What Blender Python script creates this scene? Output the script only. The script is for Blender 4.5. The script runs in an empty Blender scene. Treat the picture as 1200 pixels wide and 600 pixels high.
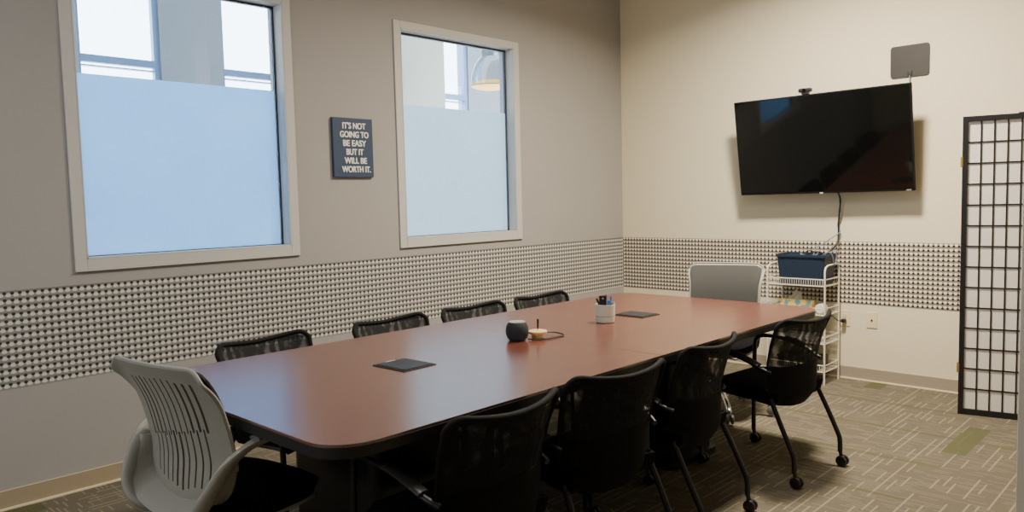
import bpy, bmesh, math, random
from mathutils import Vector, Matrix
C = bpy.context.scene.collection
R = math.radians
random.seed(7)

# ------------------------------------------------------------------ materials
def s2l(c):
    return tuple(((v/255)/12.92 if v/255 <= .04045 else ((v/255+.055)/1.055)**2.4) for v in c)
class NT:
    def __init__(s, name):
        s.m = bpy.data.materials.new(name); s.m.use_nodes = True
        s.t = s.m.node_tree; s.n = s.t.nodes; s.l = s.t.links
        s.b = s.n['Principled BSDF']; s.out = s.n['Material Output']
    def node(s, ty, **k):
        n = s.n.new(ty)
        for a, v in k.items(): setattr(n, a, v)
        return n
    def link(s, a, b): s.l.new(a, b)
    def math(s, op, a, b=None, c=None):
        n = s.node('ShaderNodeMath', operation=op)
        for i, v in enumerate((a, b, c)):
            if v is None: continue
            if isinstance(v, (int, float)): n.inputs[i].default_value = v
            else: s.link(v, n.inputs[i])
        return n.outputs[0]
    def mix(s, f, a, b):
        n = s.node('ShaderNodeMix', data_type='RGBA')
        for i, v in ((0, f), (6, a), (7, b)):
            if isinstance(v, (int, float)): n.inputs[i].default_value = v
            elif isinstance(v, tuple): n.inputs[i].default_value = (*v[:3], 1)
            else: s.link(v, n.inputs[i])
        return n.outputs[2]
    def coord(s, kind='Object'):
        return s.node('ShaderNodeTexCoord').outputs[kind]
    def noise(s, vec, scale, detail=2, rough=.5):
        n = s.node('ShaderNodeTexNoise'); n.inputs['Scale'].default_value = scale
        n.inputs['Detail'].default_value = detail; n.inputs['Roughness'].default_value = rough
        s.link(vec, n.inputs['Vector']); return n.outputs['Fac']
    def mapping(s, vec, sc=(1,1,1), loc=(0,0,0)):
        n = s.node('ShaderNodeMapping'); n.inputs['Scale'].default_value = sc; n.inputs['Location'].default_value = loc
        s.link(vec, n.inputs['Vector']); return n.outputs[0]
    def sep(s, vec):
        n = s.node('ShaderNodeSeparateXYZ'); s.link(vec, n.inputs[0]); return n.outputs
    def smooth(s, v, a, b):
        n = s.node('ShaderNodeMapRange', interpolation_type='SMOOTHSTEP')
        n.inputs['From Min'].default_value = a; n.inputs['From Max'].default_value = b
        s.link(v, n.inputs['Value']); return n.outputs[0]
    def bump(s, h, strength=.2, dist=.002):
        n = s.node('ShaderNodeBump'); n.inputs['Strength'].default_value = strength; n.inputs['Distance'].default_value = dist
        s.link(h, n.inputs['Height']); s.link(n.outputs[0], s.b.inputs['Normal'])
    def set(s, **k):
        for a, v in k.items():
            i = s.b.inputs[a.replace('_', ' ')]
            if isinstance(v, tuple): i.default_value = (*v[:3], 1)
            elif isinstance(v, (int, float)): i.default_value = v
            else: s.link(v, i)
        return s

def plain(name, col, rough=.5, metal=0, var=.06, scale=30, spec=.5, bump=0):
    """a painted / moulded surface: colour with a faint procedural mottling"""
    t = NT(name); c = s2l(col); v = t.coord()
    f = t.noise(v, scale, 3)
    t.set(Base_Color=t.mix(f, tuple(x*(1-var) for x in c), tuple(min(1, x*(1+var)) for x in c)),
          Roughness=rough, Metallic=metal, Specular_IOR_Level=spec)
    if bump: t.bump(t.noise(v, scale*8, 3), bump, .001)
    return t.m

def wood_mat(name, ca, cb, rough, sc=(1.2, 22, 22), ior=1.5):
    t = NT(name); v = t.coord()
    g = t.noise(t.mapping(v, sc), 3.0, 6, .62)
    f2 = t.noise(t.mapping(v, (sc[0]*1.7, sc[1]*5, sc[2]*5)), 4, 3)
    big = t.noise(t.mapping(v, (.5, 2.2, 2.2)), 1.5, 2)
    c = t.mix(t.smooth(g, .32, .68), s2l(ca), s2l(cb))
    c = t.mix(t.math('MULTIPLY', t.smooth(f2, .45, .7), .4), c, tuple(x*.72 for x in s2l(ca)))
    c = t.mix(t.math('MULTIPLY', big, .22), c, s2l(cb))
    t.set(Base_Color=c, Roughness=rough, IOR=ior)
    return t.m

def wallpaper_mat(name, flip, white, dark, g1, g2, ground):
    """rows of small tumbling-block hexagons; uv in metres"""
    t = NT(name); u, v, _ = t.sep(t.coord('UV'))
    pu, pv = .0305, .032
    cu = t.math('DIVIDE', u, pu); cv = t.math('DIVIDE', v, pv)
    fu = t.math('FRACT', cu); fv = t.math('FRACT', cv)
    if flip: fv = t.math('SUBTRACT', 1.0, fv)
    def disc(cx, cy, rx, ry, soft=.12):
        dx = t.math('WRAP', t.math('SUBTRACT', fu, cx), .5, -.5)
        dy = t.math('WRAP', t.math('SUBTRACT', fv, cy), .5, -.5)
        d = t.math('ADD', t.math('POWER', t.math('ABSOLUTE', t.math('DIVIDE', dx, rx)), 2.4),
                   t.math('POWER', t.math('ABSOLUTE', t.math('DIVIDE', dy, ry)), 2.4))
        return t.math('SUBTRACT', 1.0, t.smooth(d, 1-soft*2, 1+soft*3))
    zig = t.math('ABSOLUTE', t.math('SUBTRACT', fu, .5))
    zy = t.math('ADD', fv, t.math('MULTIPLY', zig, .16))
    band = t.math('MULTIPLY', t.smooth(zy, .74, .86), t.math('SUBTRACT', 1.0, t.smooth(zy, .96, 1.06)))
    grain = t.noise(t.mapping(t.coord('UV'), (220, 220, 220)), 1, 2)
    c = t.mix(grain, s2l(g1), s2l(g2))
    c = t.mix(t.math('MULTIPLY', band, .55), c, tuple(x*.45 for x in s2l(g1)))
    c = t.mix(disc(.5, .36, .36, .255), c, s2l(white))
    c = t.mix(disc(0, .62, .25, .21), c, s2l(dark))
    t.set(Base_Color=c, Roughness=.65, Specular_IOR_Level=.3)
    return t.m

def carpet_mat():
    t = NT('carpet'); v = t.coord(); x, y, _ = t.sep(v)
    def cell(val, s, off=0.0): return t.math('FLOOR', t.math('ADD', t.math('DIVIDE', val, s), off))
    def rnd(a, b, w):
        cb = t.node('ShaderNodeCombineXYZ'); t.link(a, cb.inputs[0]); t.link(b, cb.inputs[1]); cb.inputs[2].default_value = w
        n = t.node('ShaderNodeTexWhiteNoise', noise_dimensions='3D'); t.link(cb.outputs[0], n.inputs['Vector']); return n.outputs['Value']
    def streaks(along, across, w, seglen, width, thr, seed):
        ln = cell(across, width)
        off = rnd(ln, ln, seed)
        seg = t.math('FLOOR', t.math('ADD', t.math('DIVIDE', along, seglen), t.math('MULTIPLY', off, 9.0)))
        on = t.math('GREATER_THAN', rnd(ln, seg, seed+3.1), thr)
        fa = t.math('ABSOLUTE', t.math('SUBTRACT', t.math('FRACT', t.math('DIVIDE', across, width)), .5))
        return t.math('MULTIPLY', on, t.math('SUBTRACT', 1.0, t.smooth(fa, w*.6, w)))
    pick = t.math('GREATER_THAN', rnd(cell(x, .5, .1), cell(y, .25, .3), 1.7), .34)
    sx = t.math('MULTIPLY', pick, streaks(x, y, .13, .15, .036, .56, 2.0))
    sy = t.math('MULTIPLY', t.math('SUBTRACT', 1.0, t.math('MULTIPLY', pick, .45)), streaks(y, x, .20, .075, .021, .58, 8.0))
    s = t.math('MAXIMUM', sx, t.math('MULTIPLY', sy, .85))
    fine = t.noise(v, 420, 2, .7)
    big = t.noise(v, 5, 2)
    base = t.mix(fine, s2l((78, 73, 63)), s2l((112, 105, 91)))
    base = t.mix(t.math('MULTIPLY', big, .3), base, s2l((120, 112, 94)))
    c = t.mix(t.math('MULTIPLY', s, .33), base, s2l((190, 176, 150)))
    # olive planks and thin olive stripes woven in at intervals
    ox, oy = cell(x, .56, .36), cell(y, .112, .2)
    plank = t.math('GREATER_THAN', rnd(ox, oy, 4.4), .95)
    fx = t.math('FRACT', t.math('ADD', t.math('DIVIDE', x, .53), .02))
    stripe = t.math('LESS_THAN', fx, .07)
    gate = t.math('GREATER_THAN', rnd(cell(x, .53, .02), cell(y, .75), 6.6), .42)
    o = t.math('MAXIMUM', t.math('MULTIPLY', plank, .85), t.math('MULTIPLY', t.math('MULTIPLY', stripe, gate), .6))
    c = t.mix(o, c, t.mix(fine, s2l((72, 74, 48)), s2l((96, 96, 66))))
    t.set(Base_Color=c, Roughness=.95, Specular_IOR_Level=.1)
    t.bump(fine, .5, .004)
    return t.m

def mesh_fabric_mat(name, open_):
    """fine black mesh: partly see-through weave with its rippling interference bands"""
    t = NT(name); v = t.coord('UV')
    w = t.node('ShaderNodeTexWave', wave_type='BANDS', bands_direction='X')
    w.inputs['Scale'].default_value = 2.6; w.inputs['Distortion'].default_value = 5.5
    w.inputs['Detail'].default_value = 1.5; w.inputs['Detail Scale'].default_value = 1.3
    t.link(v, w.inputs['Vector'])
    ripple = t.math('MULTIPLY', t.smooth(w.outputs['Fac'], .25, 1.0), t.smooth(t.noise(v, 4, 2), .34, .62))
    t.set(Base_Color=t.mix(ripple, s2l((18, 21, 24)), s2l((30, 34, 38))), Roughness=.75, Specular_IOR_Level=.18)
    tr = t.node('ShaderNodeBsdfTransparent'); mx = t.node('ShaderNodeMixShader')
    t.link(t.math('ADD', .04, t.math('MULTIPLY', ripple, open_)), mx.inputs[0])
    t.link(t.b.outputs[0], mx.inputs[1]); t.link(tr.outputs[0], mx.inputs[2]); t.link(mx.outputs[0], t.out.inputs['Surface'])
    return t.m

def glass_mat(name, tint=(1,1,1), refl=.05, rough=0.0):
    t = NT(name)
    tr = t.node('ShaderNodeBsdfTransparent'); tr.inputs[0].default_value = (*tint, 1)
    gl = t.node('ShaderNodeBsdfGlossy'); gl.inputs['Roughness'].default_value = rough
    lw = t.node('ShaderNodeLayerWeight'); lw.inputs[0].default_value = .5
    mx = t.node('ShaderNodeMixShader')
    t.link(t.math('MINIMUM', t.math('ADD', refl, t.math('MULTIPLY', t.math('POWER', lw.outputs['Facing'], 5.0), .9)), 1.0), mx.inputs[0])
    t.link(tr.outputs[0], mx.inputs[1]); t.link(gl.outputs[0], mx.inputs[2]); t.link(mx.outputs[0], t.out.inputs['Surface'])
    return t.m

def frosted_mat(name, ca, cb):
    t = NT(name); v = t.coord()
    f = t.smooth(t.noise(v, 3.5, 6, .65), .3, .7); g = t.noise(v, 60, 3)
    c = t.mix(t.math('MULTIPLY', t.math('ADD', f, g), .5), ca, cb)
    tl = t.node('ShaderNodeBsdfTranslucent'); df = t.node('ShaderNodeBsdfDiffuse'); mx = t.node('ShaderNodeMixShader')
    t.link(c, tl.inputs[0]); df.inputs[0].default_value = (.72, .80, .88, 1); mx.inputs[0].default_value = .12
    t.link(tl.outputs[0], mx.inputs[1]); t.link(df.outputs[0], mx.inputs[2]); t.link(mx.outputs[0], t.out.inputs['Surface'])
    return t.m

def emit_mat(name, col, strength):
    t = NT(name); f = t.noise(t.coord(), 25, 2)
    t.set(Base_Color=s2l(col), Emission_Color=t.mix(f, s2l(col), tuple(min(1, x*1.1) for x in s2l(col))), Emission_Strength=strength)
    return t.m

M = {}
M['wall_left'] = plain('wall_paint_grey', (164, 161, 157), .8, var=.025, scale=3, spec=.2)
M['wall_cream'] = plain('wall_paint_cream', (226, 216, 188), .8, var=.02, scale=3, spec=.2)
M['wall_plain'] = plain('wall_paint_far', (205, 196, 178), .85, var=.02, scale=3, spec=.2)
M['partition'] = plain('partition_paint', (204, 198, 186), .7, var=.03, scale=4, spec=.2)
M['ceiling'] = plain('ceiling_paint', (225, 220, 208), .9, var=.02, spec=.1)
M['base_tan'] = plain('baseboard_vinyl_tan', (165, 150, 124), .5, var=.03)
M['base_grey'] = plain('baseboard_vinyl_grey', (158, 146, 130), .5, var=.03)
M['bead'] = plain('baseboard_bead', (232, 218, 184), .6, var=.03)
M['casing'] = plain('window_casing_paint', (196, 193, 187), .55, var=.02)
M['gasket'] = plain('window_gasket', (38, 52, 74), .4, var=.1)
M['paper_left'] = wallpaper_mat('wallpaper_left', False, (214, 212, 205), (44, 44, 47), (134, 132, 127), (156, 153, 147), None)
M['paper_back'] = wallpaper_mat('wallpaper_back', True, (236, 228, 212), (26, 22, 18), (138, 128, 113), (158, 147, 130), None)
M['carpet'] = carpet_mat()
M['glass'] = glass_mat('window_glass', (.95, .975, 1.0), .03)
M['film'] = frosted_mat('frosted_film', (.47, .71, .94), (.58, .80, .98)); M['film_whiter_lit'] = frosted_mat('frosted_film_whiter_lit', (.74, .85, .90), (.80, .90, .94))  # paler copy: whiter light behind the farther window put into the colour
M['hall_wall'] = plain('hall_wall_paint', (150, 158, 166), .8, var=.05, scale=2.5)
M['hall_pier'] = plain('hall_pier_paint', (186, 188, 172), .8, var=.04, scale=2.5)
M['hall_floor'] = plain('hall_floor_concrete', (150, 148, 142), .6, var=.1, scale=4)
M['hall_frame'] = plain('hall_window_frame', (120, 150, 190), .4, var=.05)
M['lamp_shade'] = glass_mat('lamp_shade_glass', (.78, .86, .92), .16, .15)
M['lamp_metal'] = plain('lamp_metal', (150, 165, 178), .35, .6)
M['lamp_glow'] = emit_mat('lamp_glow', (255, 196, 96), 2.2)
M['table_wood'] = wood_mat('table_cherry_laminate', (80, 38, 26), (110, 56, 39), .24, ior=2.9)
M['black_edge'] = plain('table_black_edge', (26, 25, 26), .45, var=.1)
M['black_lam'] = plain('black_laminate', (24, 24, 27), .35, var=.12)
M['box_grey'] = plain('power_lid_charcoal', (36, 39, 44), .5, .0, var=.06, spec=.3)
M['box_dark'] = plain('power_bezel_black', (30, 31, 34), .4, var=.1)
M['chrome'] = plain('chrome', (205, 205, 208), .16, 1.0, var=.03)
M['black_metal'] = plain('black_powder_coat', (20, 20, 22), .38, var=.15, scale=200)
M['black_fabric'] = plain('black_fabric', (13, 14, 16), .9, var=.3, scale=260, spec=.12, bump=.3)
M['black_shell'] = plain('black_back_shell', (10, 12, 13), .75, var=.2, scale=120, spec=.15)
M['black_mesh'] = mesh_fabric_mat('black_mesh_fabric', .21)
M['bead_black'] = plain('black_edge_bead', (15, 17, 18), .8, var=.25, scale=150, spec=.25)
M['arm_pad'] = plain('arm_pad_plastic', (72, 70, 68), .3, var=.08)
M['caster'] = plain('caster_black', (22, 22, 24), .4, var=.1)
M['caster_hub'] = plain('caster_grey', (112, 112, 114), .4, var=.08)
M['grey_plastic'] = plain('light_grey_plastic', (156, 152, 141), .45, var=.03, spec=.45)
M['grey_knit'] = plain('grey_knit', (66, 66, 64), .9, var=.14, scale=180, bump=.4)
M['knit_dark'] = plain('knit_shadow_grey', (86, 85, 82), .95, var=.12, scale=160)
M['tv_black'] = plain('tv_bezel_black', (10, 10, 11), .75, var=.1, spec=.2)
M['tv_screen'] = plain('tv_screen_glass', (7, 8, 8), .05, var=.05, scale=2, spec=.6)
M['silver'] = plain('silver_mark', (188, 188, 192), .4, .2)
M['dark_plastic'] = plain('dark_plastic', (34, 34, 36), .42, var=.1)
M['antenna'] = plain('antenna_charcoal', (44, 42, 38), .55, var=.06, scale=8)
M['lens'] = plain('camera_lens', (10, 10, 14), .08)
M['sign_blue'] = plain('sign_navy', (46, 64, 92), .6, var=.08, scale=14)
M['sign_text'] = plain('sign_lettering', (236, 232, 224), .6, var=.02)
M['screen_black'] = plain('lacquer_black', (22, 22, 25), .38, var=.12)
M['rice_paper'] = plain('rice_paper', (222, 216, 208), .85, var=.05, scale=60)
M['brass'] = plain('brass', (186, 158, 84), .35, .8)
M['white_wire'] = plain('white_coated_wire', (226, 220, 204), .4, var=.02)
M['bin_navy'] = plain('navy_plastic', (28, 44, 66), .5, var=.05)
M['ivory'] = plain('ivory_plate', (226, 214, 178), .4, var=.02)
M['hole'] = plain('dark_socket', (40, 34, 28), .6)
M['cord'] = plain('black_cord', (20, 20, 21), .5)
M['grey_cord'] = plain('grey_cord', (122, 130, 142), .5)
M['echo'] = plain('black_woven_fabric', (30, 34, 40), .8, var=.35, scale=300, bump=.4)
M['echo_top'] = plain('speaker_top_grey', (150, 152, 152), .35, var=.06)
M['bamboo'] = wood_mat('bamboo', (226, 176, 112), (244, 208, 150), .45, (14, 60, 60))
M['stoneware'] = plain('grey_stoneware', (190, 182, 168), .55, var=.05, scale=60)
M['groove'] = plain('stoneware_groove', (122, 114, 104), .7)
M['blue_pen'] = plain('blue_plastic', (52, 112, 196), .4)
M['paper'] = plain('white_paper', (226, 222, 212), .8, var=.03)
M['folder'] = plain('grey_folder', (150, 150, 146), .7, var=.05)
def tissue_box_mat():
    t = NT('tissue_box_print'); v = t.coord()
    vo = t.node('ShaderNodeTexVoronoi'); vo.inputs['Scale'].default_value = 22; t.link(v, vo.inputs['Vector'])
    f = t.noise(v, 18, 3)
    c = t.mix(t.smooth(vo.outputs['Distance'], .3, .5), s2l((226, 150, 60)), s2l((222, 196, 120)))
    c = t.mix(t.smooth(f, .47, .56), c, s2l((104, 150, 150)))
    t.set(Base_Color=c, Roughness=.6); return t.m
M['tissue_box'] = tissue_box_mat()

# ------------------------------------------------------------------ mesh helpers
def obj(name, bm, mat, parent=None, smooth=True, angle=40):
    me = bpy.data.meshes.new(name); bmesh.ops.recalc_face_normals(bm, faces=bm.faces[:]); bm.to_mesh(me); bm.free()
    o = bpy.data.objects.new(name, me); C.objects.link(o)
    if isinstance(mat, (list, tuple)):
        for m in mat: me.materials.append(M[m])
    else: me.materials.append(M[mat])
    if parent is not None: o.parent = parent
    if smooth:
        for p in me.polygons: p.use_smooth = True
        me.set_sharp_from_angle(angle=R(angle))
        wn = o.modifiers.new('weighted_normals', 'WEIGHTED_NORMAL'); wn.keep_sharp = True
    return o
def tag(o, label, cat, group=None):
    o['label'] = label; o['category'] = cat
    if group: o['group'] = group
    return o
def thing(name, label, cat, loc=(0,0,0), rz=0, group=None):
    o = bpy.data.objects.new(name, None); C.objects.link(o); o.empty_display_size = .1
    o.location = loc; o.rotation_euler = (0, 0, rz); return tag(o, label, cat, group)
def struct(name, bm, mat, parent=None, smooth=False):
    o = obj(name, bm, mat, parent, smooth)
    if parent is None: o['kind'] = 'structure'
    return o
def dup(root, loc, rz, label, group=None):
    r = root.copy(); C.objects.link(r); r.location = loc; r.rotation_euler = (0, 0, rz); r['label'] = label
    if group: r['group'] = group
    for ch in list(root.children):
        c = ch.copy(); C.objects.link(c); c.parent = r
        for g in list(ch.children):
            d = g.copy(); C.objects.link(d); d.parent = c
    return r
def new(): return bmesh.new()
def merge(bm, other):
    me = bpy.data.meshes.new('tmp'); other.to_mesh(me); other.free(); bm.from_mesh(me); bpy.data.meshes.remove(me); return bm
def box(bm, lo, hi, bev=0, seg=2, mi=0, rot=None):
    t = bmesh.new(); bmesh.ops.create_cube(t, size=1)
    c = [(a+b)/2 for a, b in zip(lo, hi)]; s = [abs(b-a) for a, b in zip(lo, hi)]
    for v in t.verts: v.co = Vector((v.co.x*s[0], v.co.y*s[1], v.co.z*s[2]))
    if bev: bmesh.ops.bevel(t, geom=t.edges[:], offset=bev, segments=seg, profile=.5, affect='EDGES')
    for v in t.verts: v.co = (rot @ v.co if rot else v.co) + Vector(c)
    for f in t.faces: f.material_index = mi
    return merge(bm, t)
def catmull(pts, n=6, closed=False):
    P = [Vector(p) for p in pts]; out = []
    N = len(P)
    rng = range(N) if closed else range(N-1)
    for i in rng:
        g = (lambda k: P[k % N]) if closed else (lambda k: P[max(0, min(N-1, k))])
        p0, p1, p2, p3 = g(i-1), g(i), g(i+1), g(i+2)
        for j in range(n):
            t = j/n; out.append(.5*((2*p1)+(p2-p0)*t+(2*p0-5*p1+4*p2-p3)*t*t+(3*p1-p0-3*p2+p3)*t**3))
    if not closed: out.append(P[-1])
    return out
def tube(bm, pts, r, seg=10, ry=None, up=None, closed=False, smooth=0, caps=True, mi=0):
    """sweep an ellipse (r sideways, ry along up) along pts"""
    P = catmull(pts, smooth, closed) if smooth else [Vector(p) for p in pts]
    ry = ry or r; rings = []; N = len(P); prev = None
    for i, p in enumerate(P):
        a = P[(i-1) % N] if (closed or i > 0) else p; b = P[(i+1) % N] if (closed or i < N-1) else p
        d = (b-a).normalized()
        if up is not None: u = Vector(up)
        elif prev is None: u = Vector((0,0,1)) if abs(d.z) < .9 else Vector((0,1,0))
        else: u = prev
        s = d.cross(u)
        if s.length < 1e-5: s = d.cross(Vector((1,0,0)))
        s.normalize(); u2 = s.cross(d).normalized()
        if up is None: prev = u2
        rr = r(i/(N-1)) if callable(r) else r; rv = ry(i/(N-1)) if callable(ry) else ry
        rings.append([bm.verts.new(p+s*rr*math.cos(2*math.pi*k/seg)+u2*rv*math.sin(2*math.pi*k/seg)) for k in range(seg)])
    for i in range(N if closed else N-1):
        A, B = rings[i], rings[(i+1) % N]
        for k in range(seg):
            f = bm.faces.new((A[k], A[(k+1) % seg], B[(k+1) % seg], B[k])); f.material_index = mi
    if caps and not closed:
        bm.faces.new(rings[0][::-1]).material_index = mi; bm.faces.new(rings[-1]).material_index = mi
    return bm
def lathe(bm, prof, c=(0,0,0), seg=32, mi=0, axis='z', rot=None):
    rings = []
    for r, z in prof:
        ring = []
        for k in range(seg):
            a = 2*math.pi*k/seg
            v = Vector((r*math.cos(a), r*math.sin(a), z))
            if axis == 'x': v = Vector((v.z, v.x, v.y))
            if axis == 'y': v = Vector((v.x, v.z, v.y))
            if rot: v = rot @ v
            ring.append(bm.verts.new(v+Vector(c)))
        rings.append(ring)
    for A, B in zip(rings, rings[1:]):
        for k in range(seg): bm.faces.new((A[k], A[(k+1) % seg], B[(k+1) % seg], B[k])).material_index = mi
    if prof[0][0] > 1e-4: bm.faces.new(rings[0][::-1]).material_index = mi
    if prof[-1][0] > 1e-4: bm.faces.new(rings[-1]).material_index = mi
    bmesh.ops.remove_doubles(bm, verts=bm.verts[:], dist=1e-6)
    return bm
def rrect(x0, y0, x1, y1, r, n=6, corners=(1,1,1,1)):
    """rounded rectangle outline, corners in order (x0,y0),(x1,y0),(x1,y1),(x0,y1)"""
    pts = []
    for (cx, cy, a0), on, (sx, sy) in zip(((x0+r, y0+r, 180), (x1-r, y0+r, 270), (x1-r, y1-r, 0), (x0+r, y1-r, 90)), corners,
                                          ((x0, y0), (x1, y0), (x1, y1), (x0, y1))):
        if not on: pts.append((sx, sy)); continue
        for k in range(n+1):
            a = R(a0+90*k/n); pts.append((cx+r*math.cos(a), cy+r*math.sin(a)))
    return pts
def prism(bm, pts, z0, z1, mi=0, bev=0):
    t = bmesh.new()
    lo = [t.verts.new((x, y, z0)) for x, y in pts]; hi = [t.verts.new((x, y, z1)) for x, y in pts]
    n = len(pts); t.faces.new(lo[::-1]); top = t.faces.new(hi)
    for k in range(n): t.faces.new((lo[k], lo[(k+1) % n], hi[(k+1) % n], hi[k]))
    if bev:
        bmesh.ops.bevel(t, geom=[e for e in t.edges if abs(e.verts[0].co.z-e.verts[1].co.z) < 1e-6], offset=bev, segments=2, profile=.5, affect='EDGES')
    for f in t.faces: f.material_index = mi
    return merge(bm, t)
def surf(fn, nu, nv, thick=0, uvname='UVMap', keep=None):
    """grid surface fn(u,v) -> point, u in [-1,1], v in [0,1]; thick extrudes along the normal (both skins closed)"""
    bm = bmesh.new(); uvl = bm.loops.layers.uv.new(uvname)
    G = [[bm.verts.new(fn(-1+2*i/nu, j/nv)) for i in range(nu+1)] for j in range(nv+1)]
    for j in range(nv):
        for i in range(nu):
            if keep and not keep(-1+2*(i+.5)/nu, (j+.5)/nv): continue
            f = bm.faces.new((G[j][i], G[j][i+1], G[j+1][i+1], G[j+1][i]))
            for lp, (a, b) in zip(f.loops, ((i, j), (i+1, j), (i+1, j+1), (i, j+1))): lp[uvl].uv = (a/nu, b/nv)
    bm.normal_update()
    for v in [v for v in bm.verts if not v.link_faces]: bm.verts.remove(v)
    if thick: bmesh.ops.solidify(bm, geom=bm.faces[:], thickness=thick)
    return bm

# ------------------------------------------------------------------ camera
CAM = (-5.65273589, -4.04942807, 1.355); YAW, PIT, ROL = .766011386, -.0729028220, -.0239941387
f = Vector((math.cos(PIT)*math.cos(YAW), math.cos(PIT)*math.sin(YAW), math.sin(PIT)))
r = Vector((math.sin(YAW), -math.cos(YAW), 0)); u = r.cross(f)
r2 = r*math.cos(ROL)+u*math.sin(ROL); u2 = u*math.cos(ROL)-r*math.sin(ROL)
cd = bpy.data.cameras.new('camera'); cam = bpy.data.objects.new('camera', cd); C.objects.link(cam)
cam.matrix_world = Matrix(((r2.x, u2.x, -f.x, CAM[0]), (r2.y, u2.y, -f.y, CAM[1]), (r2.z, u2.z, -f.z, CAM[2]), (0,0,0,1)))
cd.sensor_width = 36; cd.lens = 36*899.085/1200; cd.clip_start = .05; cd.clip_end = 200
bpy.context.scene.camera = cam

# ------------------------------------------------------------------ room shell
XB, YR, H, TH = -7.2, -6.2, 3.35, .14
W1 = (-4.411, -3.31, 1.12, 2.51); W2 = (-2.457, -1.384, 1.115, 2.493)
struct('floor', box(new(), (XB, YR, -.05), (0, 0, 0)), 'carpet')
struct('ceiling', box(new(), (XB, YR, H), (0, 0, H+.05)), 'ceiling')
def holed_wall(x0, x1, y0, y1, z1, holes, z0=0):
    bm = new(); x = x0
    for (a, b, lo, hi) in holes:
        box(bm, (x, y0, z0), (a, y1, z1)); box(bm, (a, y0, z0), (b, y1, lo)); box(bm, (a, y0, hi), (b, y1, z1)); x = b
    return box(bm, (x, y0, z0), (x1, y1, z1))
struct('wall_left', holed_wall(XB-.1, .14, 0, TH, H+.05, [W1, W2], -.05), 'wall_left')
struct('wall_back', box(new(), (0, YR-.1, -.05), (.14, 0, H+.05)), 'wall_cream')
struct('wall_front', box(new(), (XB-.1, YR-.1, -.05), (XB, 0, H+.05)), 'wall_plain')
struct('wall_far_side', box(new(), (XB, YR-.1, -.05), (0, YR, H+.05)), 'wall_plain')
struct('wall_right', box(new(), (-2.20, YR, 0), (-2.06, -3.428, H), .004), 'partition')
# wallpaper borders
def paper(name, p0, p1, n, z0, z1, mat):
    bm = new(); uvl = bm.loops.layers.uv.new('UVMap'); n = Vector(n)*.0015
    P = [Vector((*p0, z0))+n, Vector((*p1, z0))+n, Vector((*p1, z1))+n, Vector((*p0, z1))+n]
    ln = (P[1]-P[0]).length; vs = [bm.verts.new(p) for p in P]; fc = bm.faces.new(vs)
    for lp, uv in zip(fc.loops, ((0, 0), (ln, 0), (ln, z1-z0), (0, z1-z0))): lp[uvl].uv = uv
    return struct(name, bm, mat)
paper('trim_1', (XB, 0), (0, 0), (0, -1, 0), .551, .999, 'paper_left')
paper('trim_2', (0, 0), (0, YR), (-1, 0, 0), .551, .999, 'paper_back')
def baseboard(name, lo, hi, mat, beadlo, beadhi, toplo=None, tophi=None):
    o = struct(name, box(new(), lo, hi, .002), mat)
    obj('bead', box(new(), beadlo, beadhi, .002), 'bead', o)
    if toplo: obj('top_edge', box(new(), toplo, tophi), 'bead', o)
baseboard('baseboard_left', (XB, -.008, 0), (0, 0, .092), 'base_tan', (XB, -.016, 0), (0, -.008, .011), (XB, -.009, .089), (0, -.008, .0925))
baseboard('baseboard_back', (-.008, YR, 0), (0, -.009, .092), 'base_grey', (-.016, YR, 0), (-.008, -.017, .011))
# windows
def window(n, hole, zf, film):
    x0, x1, z0, z1 = hole; w = bpy.data.objects.new('window_%d' % n, None); C.objects.link(w); w['kind'] = 'structure'
    w.location = ((x0+x1)/2, 0, z0)
    inv = Vector(w.location)
    def put(name, bm, mat, smooth=False):
        for v in bm.verts: v.co -= inv
        return obj(name, bm, mat, w, smooth)
    c = .054; b = new()
    for lo, hi in (((x0-c, -.012, z0-c), (x0, 0, z1+.048)), ((x1, -.012, z0-c), (x1+c, 0, z1+.048)),
                   ((x0, -.012, z1), (x1, 0, z1+.048)), ((x0, -.012, z0-c), (x1, 0, z0))): box(b, lo, hi, .002, 1)
    put('casing', b, 'casing')
    put('sill_lip', box(new(), (x0-c, -.017, z0-c-.006), (x1+c, 0, z0-c), .002), 'casing')
    b = new(); t = .006
    for lo, hi in (((x0, -.012, z0), (x0+t, TH, z1)), ((x1-t, -.012, z0), (x1, TH, z1)),
                   ((x0, -.012, z1-t), (x1, TH, z1)), ((x0, -.012, z0), (x1, TH, z0+t))): box(b, lo, hi)
    put('reveal', b, 'casing')
    b = new(); g = .012
    for lo, hi in (((x0+t, .072, z0+t), (x0+t+g, .09, z1-t)), ((x1-t-g, .072, z0+t), (x1-t, .09, z1-t)),
                   ((x0+t, .072, z1-t-g), (x1-t, .09, z1-t)), ((x0+t, .072, z0+t), (x1-t, .09, z0+t+.004))): box(b, lo, hi)
    put('gasket', b, 'gasket')
    put('pane', box(new(), (x0+t, .078, z0+t), (x1-t, .083, z1-t)), 'glass')
    put('frosted_film', box(new(), (x0+t+.004, .0765, z0+t+.003), (x1-t-.016, .0775, zf)), film)
window(1, W1, 2.022, 'film'); window(2, W2, 2.012, 'film_whiter_lit')

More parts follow.
